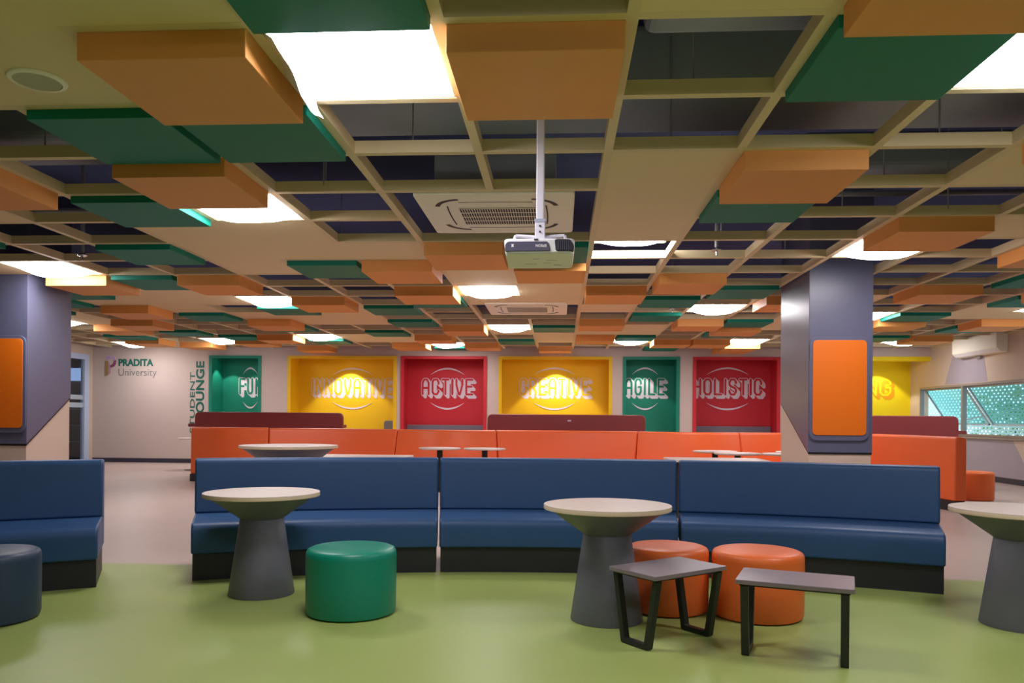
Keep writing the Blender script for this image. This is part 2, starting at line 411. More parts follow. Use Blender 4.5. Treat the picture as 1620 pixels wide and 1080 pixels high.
put('B', (0,-1), *[(c, r) for c in (-6,-5,-4,-3) for r in (-3,-2,-1)], (-4,0), (-5,0), (-6,0), (0,2), (0,3), (0,4), (3,2), (4,2), (-7,3), (4,4), (5,4),
    (-5,4), (-4,4), (-5,5), (-4,5), (-3,5), (-5,6), (-9,6), (-2,6), (-2,7), (-1,7), (-1,8), (-2,9), (-1,9), (-7,8), (-8,8), (-8,9), (-7,9),
    (4,9), (0,10), (-8,10), (-5,10), (-5,11), (-6,11), (-6,12), (-5,12), (-7,11), (-9,9), (7,10), (7,11), (8,11), (1,13), (1,14), (4,12), (4,13),
    (-2,14), (-1,14), (-1,15), (-1,16), (0,13), (0,14), (-6,15), (-6,16), (-5,15), (-5,16), (-11,11), (-11,12), (-12,17), (-12,18), (-13,18),
    (-2,-3), (1,-2), (5,-3))
put('A', (-2,3), (-1,3), (-2,4), (-1,4), (-2,10), (-1,10), (-2,11), (-1,11))
C0, C1, R0, R1 = -14, 9, -7, 18
COLM = [(2.98, 3.79, 9.58, 10.92), (-7.66, -6.88, 9.58, 10.92)]      # the two columns in plan
def in_col(x, y): return any(a < x < b and c < y < d for a, b, c, d in COLM)
rw, rh = 0.029, 0.085
lat = MB(); knots = set()
def seg(x0, x1, y0, y1):
    x0 = max(x0, XL); x1 = min(x1, XR); y0 = max(y0, YF); y1 = min(y1, YB)
    if x1 - x0 < 0.02 or y1 - y0 < 0.02: return
    if in_col((x0 + x1) / 2, (y0 + y1) / 2): return
    lat.box(x0, x1, y0, y1, ZR, ZR + rh)
def same(a, b):
    ka, kb = CELL.get(a), CELL.get(b)
    return ka == kb and ka in ('A', 'B')
for j in range(R0, R1 + 2):
    for i in range(C0, C1 + 1):
        if not same((i, j - 1), (i, j)): (seg(RX(i) + rw, RX(i + 1) - rw, RY(j) - rw, RY(j) + rw), knots.update(((i, j), (i + 1, j))))
for i in range(C0, C1 + 2):
    for j in range(R0, R1 + 1):
        if not same((i - 1, j), (i, j)): seg(RX(i) - rw, RX(i) + rw, RY(j) + rw, RY(j + 1) - rw); knots.update(((i, j), (i, j + 1)))
for (i, j) in sorted(knots): seg(RX(i) - rw, RX(i) + rw, RY(j) - rw, RY(j) + rw)
lattice = struct(lat.obj('trim_10', M['rail'])); tag(lattice, 'cream open square lattice of ceiling rails')
for (i, j) in [(-2,2),(-1,2),(0,2),(2,3),(3,3),(2,2),(-2,1),(2,1),(0,0),(1,1),(-5,2),(-6,3),(2,4),(3,3.4),(-3,3),(-4,7),(1,5),(2,6),(0,1),(4,3),(-2,3.05),(-3,2.4)]:
    px = RX(i) + 0.42; py = RY(j) + 0.5
    if j == int(j): py = RY(int(j)) + 0.03
    MB().tube((px, py, ZR + 0.05), (px, py, ZTOP), 0.006, 6).obj('hanger_rod', M['rod'], lattice)

# flush cream panels: one object for each unbroken field
seen = set()
def field(c):
    st = [c]; out = []
    while st:
        q = st.pop()
        if q in seen or CELL.get(q) != 'B': continue
        seen.add(q); out.append(q); i, j = q
        st += [(i + 1, j), (i - 1, j), (i, j + 1), (i, j - 1)]
    return out
def visible(x, y, z):
    v = cam.matrix_world.inverted() @ Vector((x, y, z))
    if v.z > -0.3: return False
    f_ = 1225.5; u = 810 + f_ * v.x / -v.z; t = 661.3 - f_ * v.y / -v.z
    return -20 < u < 1640 and -20 < t < 1100
fields = []
for c in sorted(CELL, key=lambda q: (q[1], q[0])):
    if CELL[c] == 'B' and c not in seen:
        g_ = field(c)
        fields.append(g_)
ORD = ['leftmost', 'second', 'third', 'fourth', 'fifth', 'sixth', 'seventh', 'eighth', 'ninth', 'tenth', 'eleventh', 'twelfth']
ROWW = ['nearest row', 'second row', 'third row', 'fourth row', 'fifth row', 'sixth row', 'seventh row', 'eighth row', 'ninth row', 'tenth row', 'eleventh row',
        'twelfth row', 'thirteenth row', 'fourteenth row', 'fifteenth row', 'sixteenth row', 'seventeenth row', 'eighteenth row', 'nineteenth row', 'rearmost row']
def roww(j): return ROWW[max(0, min(19, j + 1))]
def rank_word(k, n):
    if n == 1: return 'the only one'
    if k == 0: return 'leftmost'
    if k == n - 1: return 'rightmost'
    return ORD[k] + ' from left'
frow = {}
for g_ in fields: frow.setdefault(min(r for _, r in g_), []).append(g_)
for g_ in fields:
    pm = MB(); cells = set(g_)
    for (i, j) in g_:
        x0 = RX(i) + (0 if (i - 1, j) in cells else rw - 0.004); x1 = RX(i + 1) - (0 if (i + 1, j) in cells else rw - 0.004)
        y0 = RY(j) + (0 if (i, j - 1) in cells else rw - 0.004); y1 = RY(j + 1) - (0 if (i, j + 1) in cells else rw - 0.004)
        x0 = max(x0, XL + 0.01)
        pm.box(x0, min(x1, XR - 0.01), y0, min(y1, YB - 0.01), ZR + 0.001, ZR + 0.016)
    r0 = min(r for _, r in g_); rowl = sorted(frow[r0], key=lambda q: min(c for c, _ in q)); k = rowl.index(g_)
    NUM = 'zero one two three four five six seven eight nine ten eleven twelve thirteen fourteen fifteen sixteen seventeen eighteen nineteen twenty'.split()
    lab = 'flat cream ceiling panel of %s, near edge in %s, %s' % ('%s cells' % NUM[min(20, len(g_))] if len(g_) > 1 else 'one cell', roww(r0), rank_word(k, len(rowl)))
    tag(pm.obj('ceiling_panel', M['panel']), lab, 'ceiling panel', 'flat cream ceiling panels')

# hanging boxes: one of each colour, then copies
def box_mesh(drop):
    h = S / 2 - 0.031
    return MB().box(-h, h, -h, h, -drop, 0.03)
proto = {}
byrow = {}
for (i, j), k in CELL.items():
    if k in 'OG' and visible(RX(i + .5), RY(j + .5), ZR - 0.1): byrow.setdefault((k, j), []).append(i)
SPECIAL = {(-3,0): 'big orange hanging box at upper left, beside the nearest light',
           (-1,0): 'big orange hanging box right above the projector pole',
           (1,-1): 'orange hanging box cut by the top edge at upper right, over a green one',
           (-2,-1): 'green hanging box at the top edge, covering the near side of the nearest light',
           (1,0): 'large green hanging box at upper right, under the orange box at the top edge',
           (-4,1): 'dark green hanging box at upper left, left one of a touching green pair',
           (-3,1): 'green hanging box at upper left, right one of a touching green pair',
           (3,1): 'orange hanging box barely showing at the right edge, high up',
           (-2,5): 'orange hanging box just left of the projector',
           (-1,5): 'green hanging box half hidden behind the right end of the projector',
           (-1,6): 'orange hanging box under and behind the projector',
           (1,2): 'orange hanging box right of the large cream panel, with a green box behind it',
           (1,3): 'green hanging box just behind an orange one, right of the large cream panel',
           (3,4): 'orange hanging box above the right column, hiding half of a light'}
NEI = {'L': 'a light'}
for (i, j), k in sorted(CELL.items(), key=lambda q: (q[0][1], q[0][0])):
    if k not in 'OG': continue
    col = 'orange' if k == 'O' else 'green'
    loc = (RX(i + .5), RY(j + .5), ZR)
    if in_col(loc[0], loc[1]): continue
    if k not in proto:
        o = box_mesh(0.132 if k == 'O' else 0.058).obj('hanging_ceiling_box', M['box_' + col], bevel=0.004, loc=loc); proto[k] = o
    else:
        o = proto[k].copy(); COL.objects.link(o); o.location = loc
    if (i, j) in SPECIAL: lab = SPECIAL[(i, j)]
    else:
        rowl = sorted(byrow.get((k, j), [i])); q = rowl.index(i) if i in rowl else 0
        near = ''
        if 'L' in (CELL.get((i - 1, j)), CELL.get((i + 1, j)), CELL.get((i, j - 1)), CELL.get((i, j + 1))): near = ' beside a light'
        lab = '%s ceiling box%s, %s of the grid, %s' % (col, near, roww(j), rank_word(q, len(rowl)).replace(' from left', ' %s from left' % col))
    tag(o, lab, 'ceiling box', '%s hanging ceiling boxes' % col)

# lights: frame and sagging lit fabric
def diffuser_mesh():
    n = 12; h = S / 2 - 0.035; vs = []; fs = []
    for a in range(n + 1):
        for b in range(n + 1):
            u = -1 + 2 * a / n; v = -1 + 2 * b / n
            z = 0.02 - 0.125 * (1 - u * u) ** 0.8 * (1 - v * v) ** 0.8 + 0.006 * math.sin(5 * u + 3 * v)
            vs.append((u * h, v * h, z))
    for a in range(n):
        for b in range(n): fs.append((a * (n + 1) + b, (a + 1) * (n + 1) + b, (a + 1) * (n + 1) + b + 1, a * (n + 1) + b + 1))
    return MB().add(vs, fs)
def light_frame():
    h = S / 2 - 0.03; t = 0.012; m = MB()
    m.box(-h, h, -h, -h + t, 0.005, 0.07); m.box(-h, h, h - t, h, 0.005, 0.07)
    m.box(-h, -h + t, -h + t, h - t, 0.005, 0.07); m.box(h - t, h, -h + t, h - t, 0.005, 0.07)
    m.box(-h, h, -h, h, 0.07, 0.08)
    return m
lt = thing('ceiling_light', 'x', 'ceiling light')
light_frame().obj('frame', M['rail'], lt); diffuser_mesh().obj('diffuser', M['diffuser'], lt, smooth=True)
LROW = {}
LLAB = {(-2,0): 'nearest and biggest ceiling light, torn fabric sagging at its left edge', (2,0): 'ceiling light cut by the right edge, upper right corner',
        (-4,3): 'ceiling light behind an orange box, upper left', (0,5): 'ceiling light set up inside the lattice, right of the projector',
        (3,5): 'ceiling light above the right column, half behind an orange box', (-8,6): 'ceiling light above the left column',
        (-2,8): 'ceiling light between the two air conditioners, left of centre', (-2,13): 'ceiling light just behind the farther air conditioner'}
first = True
lk = [c for c in CELL if CELL[c] == 'L']
for (i, j) in sorted(lk, key=lambda q: (q[1], q[0])):
    row = sorted(c for c, r in lk if r == j); q = row.index(i)
    lab = LLAB.get((i, j), 'lit square ceiling light in the %s of the grid, %s' % (roww(j), rank_word(q, len(row)) + ' light there' if len(row) > 1 else 'the only light there'))
    loc = (RX(i + .5), RY(j + .5), ZR + (0.16 if (i, j) == (0, 5) else 0.0))
    if first:
        lt.location = loc; lt['label'] = lab; lt['group'] = 'square ceiling lights'; first = False
    else: dup(lt, loc, None, lab, 'square ceiling lights')
# hanging torn corner of the nearest light's fabric
near_light = [o for o in COL.objects if o.get('label') == LLAB[(-2,0)]][0]
tf = MB(); n = 14; vs = []; fs = []
for a in range(n + 1):
    t = a / n; y = -0.40 + 0.82 * t; dpt = 0.05 + 0.06 * math.sin(math.pi * min(1, t * 1.05)) + 0.07 * t + 0.008 * math.sin(17 * t)
    vs += [(-0.405, y, 0.02), (-0.395 + 0.012 * math.sin(9 * t), y, 0.02 - dpt * 0.6), (-0.35 + 0.02 * math.sin(6 * t), y, 0.01 - dpt)]
for a in range(n):
    for b in range(2): fs.append((a * 3 + b, a * 3 + 3 + b, a * 3 + 4 + b, a * 3 + 1 + b))
tf.add(vs, fs).obj('torn_fabric', M['white'], near_light, smooth=True)

# ------------------------------------------------------------------ things in the void above the lattice
def duct(x0, x1, y0, y1, z0, z1, lab):
    tag(MB().box(x0, x1, y0, y1, z0, z1).obj('air_duct', M['duct'], bevel=0.06, seg=3), lab, 'air duct', 'air ducts above the lattice')
duct(-2.6, 5.4, 5.30, 6.15, 3.50, 3.95, 'wide grey wrapped duct running across above the lattice in front of the projector')
duct(0.45, 3.6, 3.80, 4.42, 3.42, 3.85, 'short grey duct box above the open cells at upper right')
duct(-9.0, -3.6, 5.9, 6.6, 3.45, 3.95, 'grey duct above the open cells at upper left')
duct(2.2, 8.8, 7.2, 7.6, 3.55, 3.9, 'long grey duct crossing above the right column')
for k, (a, b, lab) in enumerate([((0.6, 8.0, 3.55), (8.8, 8.0, 3.55), 'thin grey pipe crossing behind the right hand lattice cells'),
                                 ((-2.6, 6.35, 3.75), (0.3, 6.35, 3.75), 'thin grey pipe above the cells in front of the near air conditioner'),
                                 ((-11.5, 8.2, 3.5), (-3.5, 8.2, 3.5), 'thin grey pipe above the left hand lattice cells')]):
    tag(MB().tube(a, b, 0.03, 10).obj('ceiling_pipe', M['rod'], smooth=True), lab, 'pipe')
cb = MB(); pts = [(4.0 + 0.05 * t, 6.75 + 0.02 * t, 3.5 - 0.012 * t * (14 - t) / 4) for t in range(15)]
tag(cb.path_tube(pts, 0.012, 8).obj('ceiling_cable', M['rod'], smooth=True), 'drooping grey cable above the open cells at right', 'cable')

def sprinkler(x, y, lab):
    t = thing('sprinkler', lab, 'sprinkler', (x, y, ZR), 0, 'fire sprinklers')
    MB().tube((0, 0, 0.06), (0, 0, ZTOP - ZR), 0.022, 10).obj('drop_pipe', M['rod'], t, smooth=True)
    MB().lathe([(0, -0.03), (0.012, -0.03), (0.012, 0.01), (0.05, 0.02), (0.055, 0.03), (0.02, 0.06), (0, 0.06)], 18).obj('sprinkler_head', M['chrome'], t, smooth=True)
sprinkler(-5.5, 8.6, 'chrome sprinkler in an open cell at left, before the left column')
sprinkler(1.68, 8.5, 'chrome sprinkler in an open cell right of the projector')
sprinkler(1.85, 13.0, 'far chrome sprinkler hanging below the lattice, right of centre')
sp = thing('ceiling_speaker', 'round pale speaker in the flat cream ceiling at upper left', 'speaker', (-2.83, 4.02, ZR - 0.0))
MB().lathe([(0.0, -0.004), (0.115, -0.010), (0.118, 0.0), (0.0, 0.0)], 40).obj('grille', M['speaker'], sp, smooth=True)
MB().lathe([(0.118, 0.0), (0.118, -0.013), (0.142, -0.009), (0.145, 0.0)], 40).obj('rim', M['ac'], sp, smooth=True)

# cassette air conditioners
def cassette(loc, label):
    t = thing('cassette_air_conditioner', label, 'air conditioner', loc, 0, 'cassette air conditioners')
    h = 0.655
    body = MB(); body.prism(rrect(-h, h, -h, h, 0.05), lambda u, v, w_: (u, v, w_), 0.0, 0.03)
    body.obj('face_panel', M['ac'], t, bevel=0.006)
    MB().box(-0.5, 0.5, -0.5, 0.5, 0.03, 0.42).obj('casing', M['duct'], t)
    # return grille: dark recess with slats
    gx0, gx1, gy0, gy1 = -0.33, 0.33, -0.24, 0.30
    MB().box(gx0, gx1, gy0, gy1, -0.002, 0.001).obj('grille_recess', M['dark'], t)
    sl = MB(); n = 30
    for k in range(n + 1):
        x_ = gx0 + (gx1 - gx0) * k / n; sl.box(x_ - 0.0026, x_ + 0.0026, gy0, gy1, -0.0045, -0.002)
    for k in range(5):
        y_ = gy0 + (gy1 - gy0) * k / 4; sl.box(gx0, gx1, y_ - 0.008, y_ + 0.008, -0.006, -0.0045)
    sl.obj('return_grille', M['ac'], t)
    for q in range(4):
        a = q * math.pi / 2; ca, sa = math.cos(a), math.sin(a)
        rot = lambda u, v, w_: (u * ca - v * sa, u * sa + v * ca, w_)
        fl = MB(); fl.prism(rrect(-0.31, 0.31, -0.60, -0.43, 0.02), rot, -0.001, 0.0).obj('air_flap', M['ac'], t)
        ed = MB(); up_ = []; lo_2 = []
        for k in range(13):
            u_ = -0.31 + 0.62 * k / 12; bow = 0.03 * (1 - (u_ / 0.31) ** 2)
            up_.append((u_, -0.425 + 0.0 - bow * 0.3)); lo_2.append((u_, -0.412 - bow * 0.3))
        ed.prism(up_ + lo_2[::-1], rot, -0.0015, 0.0).obj('flap_gap', M['dark'], t)
        cs = MB(); pts_o = []; pts_i = []
        for k in range(11):
            th = math.radians(188 + 74 * k / 10); pts_o.append((-0.27 + 0.255 * math.cos(th), -0.27 + 0.255 * math.sin(th))); pts_i.append((-0.27 + 0.215 * math.cos(th), -0.27 + 0.215 * math.sin(th)))
        cs.prism(pts_o + pts_i[::-1], rot, -0.0015, 0.0).obj('corner_slot', M['dark'], t)
    return t
cassette((-0.548, 6.84, ZR - 0.012), 'nearer cassette air conditioner, behind the projector pole')
cassette((-0.548, 12.78, ZR - 0.012), 'farther cassette air conditioner, beyond the projector')

# ------------------------------------------------------------------ projector and its mount
PX, PY = -0.125, 4.60
pm = thing('projector_mount', 'white ceiling pole and bracket holding the projector', 'projector mount', (PX, PY, 2.33))
MB().box(-0.024, 0.024, -0.024, 0.024, 0.10, ZTOP - 2.33).obj('pole', M['pole'], pm, bevel=0.006)
cl = MB(); cl.box(-0.030, 0.030, -0.030, 0.030, -0.012, 0.105); cl.obj('clamp', M['pole'], pm, bevel=0.004)
cl2 = MB(); cl2.box(-0.033, 0.033, -0.032, 0.032, 0.088, 0.108); cl2.obj('clamp_ring', M['duct'], pm)
for dz in (0.03, 0.065):
    MB().tube((0, -0.036, dz), (0, -0.028, dz), 0.006, 8).obj('bolt', M['dark'], pm)
for s in (-1, 1):
    MB().path_tube([(s * 0.01, 0, 0.004), (s * 0.10, 0.01, 0.014), (s * 0.145, 0.01, 0.016), (s * 0.165, 0.01, -0.040)], 0.010, 8).obj('bracket_arm', M['pole'], pm, smooth=True)
pj = thing('projector', 'white projector hanging upside down below the ceiling pole', 'projector', (PX, PY, 2.280))
pj.rotation_euler = (math.radians(-4.0), 0, 0)
W2, D2, HH = 0.205, 0.165, 0.088
body = MB(); body.prism(rrect(-W2, W2, -D2, D2, 0.045, 6), lambda u, v, w_: (u * (1 - 0.05 * max(0, -w_ - 0.05) / 0.04), v, w_), -HH, 0.0)
body.obj('body', M['white'], pj, bevel=0.010, smooth=True, seg=3)
und = MB(); und.prism(rrect(-W2 + 0.012, W2 - 0.012, -D2 + 0.010, D2 - 0.012, 0.04, 6), lambda u, v, w_: (u, v, w_), -HH - 0.003, -HH)
uo = und.obj('underside', M['ac'], pj, bevel=0.002)
ul = MB()
for (a, b, c, d) in ((-0.04, 0.00, -0.06, -0.055), (0.04, 0.10, -0.03, -0.026), (0.02, 0.07, 0.03, 0.034), (-0.09, -0.02, 0.05, 0.054), (0.08, 0.13, 0.07, 0.08)):
    ul.box(a, b, c, d, -HH - 0.004, -HH - 0.003)
ul.obj('printed_label', M['duct'], uo)
fp = MB(); fpf = lambda u, v, w_: (u, -D2 + w_, v)
fp.prism(fillet([(-0.195, -0.076), (0.065, -0.076), (0.055, -0.030), (0.045, -0.020), (-0.180, -0.020), (-0.195, -0.035)], 0.010), fpf, -0.006, 0.02)
fo = fp.obj('front_panel', M['proj_front'], pj, bevel=0.002)
lens = MB(); lens.prism(fillet([(0.095, -0.076), (0.198, -0.076), (0.200, -0.045), (0.178, -0.008), (0.100, -0.006), (0.088, -0.012)], 0.012), fpf, -0.006, 0.03)
lo_ = lens.obj('vent_grille', M['dark'], pj, bevel=0.002)
lv = MB()
for k in range(7): lv.box(0.108 + k * 0.012, 0.112 + k * 0.012, -D2 - 0.009, -D2 - 0.005, -0.070, -0.018)
lv.obj('vent_rib', M['proj_front'], lo_)
text_mesh('maker_name', 'EPSON', 0.021, M['letter'], fo, (0.042, -D2 - 0.0065, -0.038), (math.pi / 2, math.pi, 0), offset=0.0006, extrude=0.0004)
mk = MB(); mk.prism([(-0.162, -0.036), (-0.142, -0.036), (-0.147, -0.041), (-0.157, -0.041)], fpf, -0.0075, -0.006); mk.prism([(-0.156, -0.041), (-0.148, -0.041), (-0.144, -0.052), (-0.160, -0.052)], fpf, -0.0075, -0.006)
mk.obj('small_mark', M['letter'], fo)
MB().prism(rrect(-0.145, -0.105, -0.10, -0.06, 0.01), lambda u, v, w_: (u, v, w_), 0.0, 0.012).obj('focus_tab', M['white'], pj, bevel=0.003)
MB().box(-0.03, -0.006, -D2 - 0.004, -D2 + 0.03, -0.012, -0.004).obj('latch', M['dark'], pj)

# ------------------------------------------------------------------ columns
def column(x0, x1, lab, face, y1=10.8):
    y0 = 9.6
    t = thing('column', lab, 'column', ((x0 + x1) / 2, (y0 + y1) / 2, 0), 0, 'slate grey square columns')
    w_, d_ = (x1 - x0) / 2, (y1 - y0) / 2
    MB().box(-w_ + 0.012, w_ - 0.012, -d_ + 0.012, d_ - 0.012, 0, ZTOP).obj('column_core', M['col_cream'], t)
    zf, zb = 0.875, 1.505
    c = MB()
    prof = [(-d_, zf), (d_, zb), (d_, ZTOP), (-d_, ZTOP)]
    c.prism(prof, lambda u, v, q: (q, u, v), -w_, w_)
    cl = c.obj('cladding', M['col_grey'], t, bevel=0.004)
    g = MB(); g.prism([(-d_ + 0.004, zf - 0.022), (d_ - 0.004, zb - 0.022), (d_ - 0.004, zb), (-d_ + 0.004, zf)], lambda u, v, q: (q, u, v), -w_ + 0.004, w_ - 0.004)
    g.obj('shadow_gap', M['black'], t)
    # raised rounded frame with orange inset on the front
    ff = lambda u, v, q: (u, -d_ - q, v)
    cxp = face
    fr = MB(); fr.prism(rrect(cxp - 0.355, cxp + 0.355, 1.02, 2.275, 0.11, 8), ff, 0.0, 0.022); fo = fr.obj('panel_frame', M['col_grey'], t, bevel=0.003)
    i_ = MB(); i_.prism(rrect(cxp - 0.318, cxp + 0.318, 1.085, 2.235, 0.06, 8), ff, 0.022, 0.030); i_.obj('orange_panel', M['col_orange'], t, bevel=0.003)
    return t
column(3.01, 3.768, 'slate grey column with orange panel, right of centre', -0.02)
column(-7.63, -6.87, 'slate grey column with orange panel, cut by the left edge', 0.02, 10.5)

# ------------------------------------------------------------------ lettering on the recess backs
GL = {
 'A': [[(0,0),(0,.78),(.28,1),(.72,1),(1,.78),(1,0)], [(0,.42),(1,.42)]],
 'C': [[(1,.70),(1,.84),(.75,1),(.25,1),(0,.84),(0,.16),(.25,0),(.75,0),(1,.16),(1,.24)]],
 'E': [[(1,1),(0,1),(0,0),(1,0)], [(0,.52),(.85,.52)]],
 'F': [[(1,1),(0,1),(0,0)], [(0,.5),(.8,.5)]],
 'G': [[(1,.72),(1,.84),(.75,1),(.25,1),(0,.84),(0,.16),(.25,0),(.75,0),(1,.16),(1,.48),(.6,.48)]],
 'H': [[(0,0),(0,1)], [(1,0),(1,1)], [(0,.5),(1,.5)]],
 'I': [[(0,0),(0,1)]],
 'L': [[(0,1),(0,0),(1,0)]],
 'N': [[(0,0),(0,1),(1,0),(1,1)]],
 'O': [[(0,.16),(0,.84),(.25,1),(.75,1),(1,.84),(1,.16),(.75,0),(.25,0),(0,.16)]],
 'R': [[(0,0),(0,1),(.75,1),(1,.86),(1,.62),(.75,.48),(0,.48)], [(.5,.48),(1,.2),(1,0)]],
 'S': [[(1,.76),(1,.84),(.75,1),(.25,1),(0,.84),(0,.66),(.2,.54),(.8,.44),(1,.32),(1,.16),(.75,0),(.25,0),(0,.16),(0,.24)]],
 'T': [[(0,1),(1,1)], [(.5,1),(.5,0)]],
 'U': [[(0,1),(0,.16),(.25,0),(.75,0),(1,.16),(1,1)]],
 'V': [[(0,1),(0,.66),(.40,0),(.60,0),(1,.66),(1,1)]],
}
import numpy as np
def stroke_mask(X, Z, strokes, hw):
    m = np.zeros(X.shape, bool)
    for pts in strokes:
        for (ax, az), (bx, bz) in zip(pts[:-1], pts[1:]):
            dx, dz = bx - ax, bz - az; l2 = dx * dx + dz * dz + 1e-12
            t = np.clip(((X - ax) * dx + (Z - az) * dz) / l2, 0, 1)
            m |= (X - ax - t * dx) ** 2 + (Z - az - t * dz) ** 2 < hw * hw
    return m
def mask_mesh(mask, xs, zs, res, y):
    """flat painted shape: one quad for every run of filled samples in a row"""
    mb = MB(); h = res / 2
    for r in range(mask.shape[0]):
        row = np.concatenate(([False], mask[r], [False])).astype(int); d = np.diff(row)
        for a, b in zip(np.where(d == 1)[0], np.where(d == -1)[0]):
            x0, x1, z = xs[a] - h, xs[b - 1] + h, zs[r]
            mb.add([(x0, y, z - h), (x1, y, z - h), (x1, y, z + h), (x0, y, z + h)], [(0, 1, 2, 3)])
    return mb
def word_sign(word, x0, x1, z0, z1, fill, shade, label, arcs=True):
    """x0..x1, z0..z1: extent of the letter faces; block shadow falls down to the right"""
    t = thing('wall_lettering', label, 'wall lettering', ((x0 + x1) / 2, NB - 0.014, (z0 + z1) / 2), 0, 'slogan words in the recesses')
    ox, oz = (x0 + x1) / 2, (z0 + z1) / 2
    hw = 0.027; gap = 0.108
    nl = sum(0.0 if ch == 'I' else 1.0 for ch in word)
    lw = ((x1 - x0) - gap * (len(word) - 1) - 2 * hw) / nl
    strokes = []; x = x0 + hw
    for ch in word:
        wd = 0.0 if ch == 'I' else lw
        for st in GL[ch]: strokes.append([(x + px * wd - ox, z0 + hw + pz * (z1 - z0 - 2 * hw) - oz) for px, pz in st])
        x += wd + gap
    res = 0.0075
    xs = np.arange(x0 - ox - 0.04, x1 - ox + 0.14, res); zs = np.arange(z0 - oz - 0.14, z1 - oz + 0.04, res); X, Z = np.meshgrid(xs, zs)
    shm = np.zeros(X.shape, bool)
    for k in range(9): shm |= stroke_mask(X - 0.075 * k / 8, Z + 0.075 * k / 8, strokes, hw + 0.014)
    sh = mask_mesh(shm, xs, zs, res, -0.003); ol = mask_mesh(stroke_mask(X, Z, strokes, hw + 0.014), xs, zs, res, -0.006); fc = mask_mesh(stroke_mask(X, Z, strokes, hw), xs, zs, res, -0.009)
    sh.obj('block_shadow', shade, t); ol.obj('outline', shade, t); fc.obj('letter_faces', fill, t)
    if arcs:
        hwid = min(0.55, (x1 - x0) * 0.33)
        for s in (1, -1):
            a = MB(); n = 20; up = []; lo2 = []
            for k in range(n + 1):
                q = -1 + 2 * k / n; base = (z1 + 0.10 if s > 0 else z0 - 0.20)
                zz = base + s * 0.17 * (1 - q * q); th = 0.022 * (1 - q * q) + 0.002
                up.append((q * hwid, zz + th - oz)); lo2.append((q * hwid, zz - th - oz))
            a.prism(up + lo2[::-1], lambda u, v, q: (u, q, v), -0.006, -0.001).obj('arc', shade, t)
    return t
word_sign('FUN', -8.83, -8.20, 1.86, 2.31, M['green'], M['letter'], 'word starting FU in white outlined letters in the leftmost green recess')
word_sign('INNOVATIVE', -6.79, -4.53, 1.86, 2.31, M['yellow'], M['letter'], 'word INNOVATIVE in pale outlined letters in the left yellow recess')
word_sign('ACTIVE', -3.75, -2.34, 1.87, 2.32, M['red'], M['letter'], 'word ACTIVE in white outlined letters in the left red recess')
word_sign('CREATIVE', -1.09, 0.79, 1.88, 2.34, M['yellow'], M['letter'], 'word CREATIVE in pale outlined letters in the middle yellow recess')
word_sign('AGILE', 1.74, 2.79, 1.90, 2.35, M['green'], M['letter'], 'word AGILE in white outlined letters in the right green recess')
word_sign('HOLISTIC', 3.53, 5.34, 1.91, 2.36, M['red'], M['letter'], 'word HOLISTIC in white outlined letters in the right red recess')
word_sign('ING', 7.88, 8.66, 1.92, 2.38, M['lemon'], M['letter_orange'], 'word ending ING in orange shaded letters behind the right column', arcs=False)

# ------------------------------------------------------------------ signs on the back wall
sg = thing('university_sign', 'wall sign reading PRADITA University with a gold and lilac logo', 'wall sign', (-11.8, YB, 2.55))
rt = (math.pi / 2, 0, 0)
text_mesh('name_line', 'PRADITA', 0.25, M['sign_green'], sg, (0.0, -0.006, 0.03), rt, offset=0.009, fit=(0.96, 0.185))
text_mesh('second_line', 'University', 0.25, M['sign_grey'], sg, (0.0, -0.006, -0.235), rt, offset=-0.002, fit=(1.05, 0.185))
lg = MB()
lg.prism([(-0.37, -0.25), (-0.29, -0.22), (-0.29, 0.16), (-0.37, 0.16)], lambda u, v, q: (u, q, v), -0.02, -0.001)
lgo = lg.obj('logo_pillar', M['gold'], sg)
MB().prism([(-0.285, -0.22), (-0.225, -0.17), (-0.225, 0.02), (-0.285, 0.16)], lambda u, v, q: (u, q, v), -0.016, -0.001).obj('logo_pillar', M['mauve_logo'], sg)
for k in range(9):
    th = math.radians(140 - 27 * k); c, s = math.cos(th), math.sin(th)
    p = MB(); p.prism(fillet([(0.09, -0.016), (0.155, -0.030), (0.165, 0.0), (0.155, 0.030), (0.09, 0.016)], 0.01, 2), lambda u, v, q: (-0.225 + u * c - v * s, q, 0.14 + u * s + v * c), -0.016, -0.001)
    p.obj('logo_petal', M['lilac_petal'] if k < 5 else M['magenta_petal'], sg)
lsn = thing('lounge_sign', 'green sign STUDENT LOUNGE reading upwards beside the leftmost green recess', 'wall sign', (-9.45, YB, 1.15))
up = (math.pi / 2, -math.pi / 2, 0)
text_mesh('second_line', 'LOUNGE', 0.25, M['sign_green'], lsn, (0.0, -0.006, 0.0), up, offset=0.006, fit=(1.56, 0.215))
text_mesh('first_line', 'STUDENT', 0.25, M['sign_green'], lsn, (-0.25, -0.006, -0.35), up, offset=0.0, fit=(1.62, 0.125))

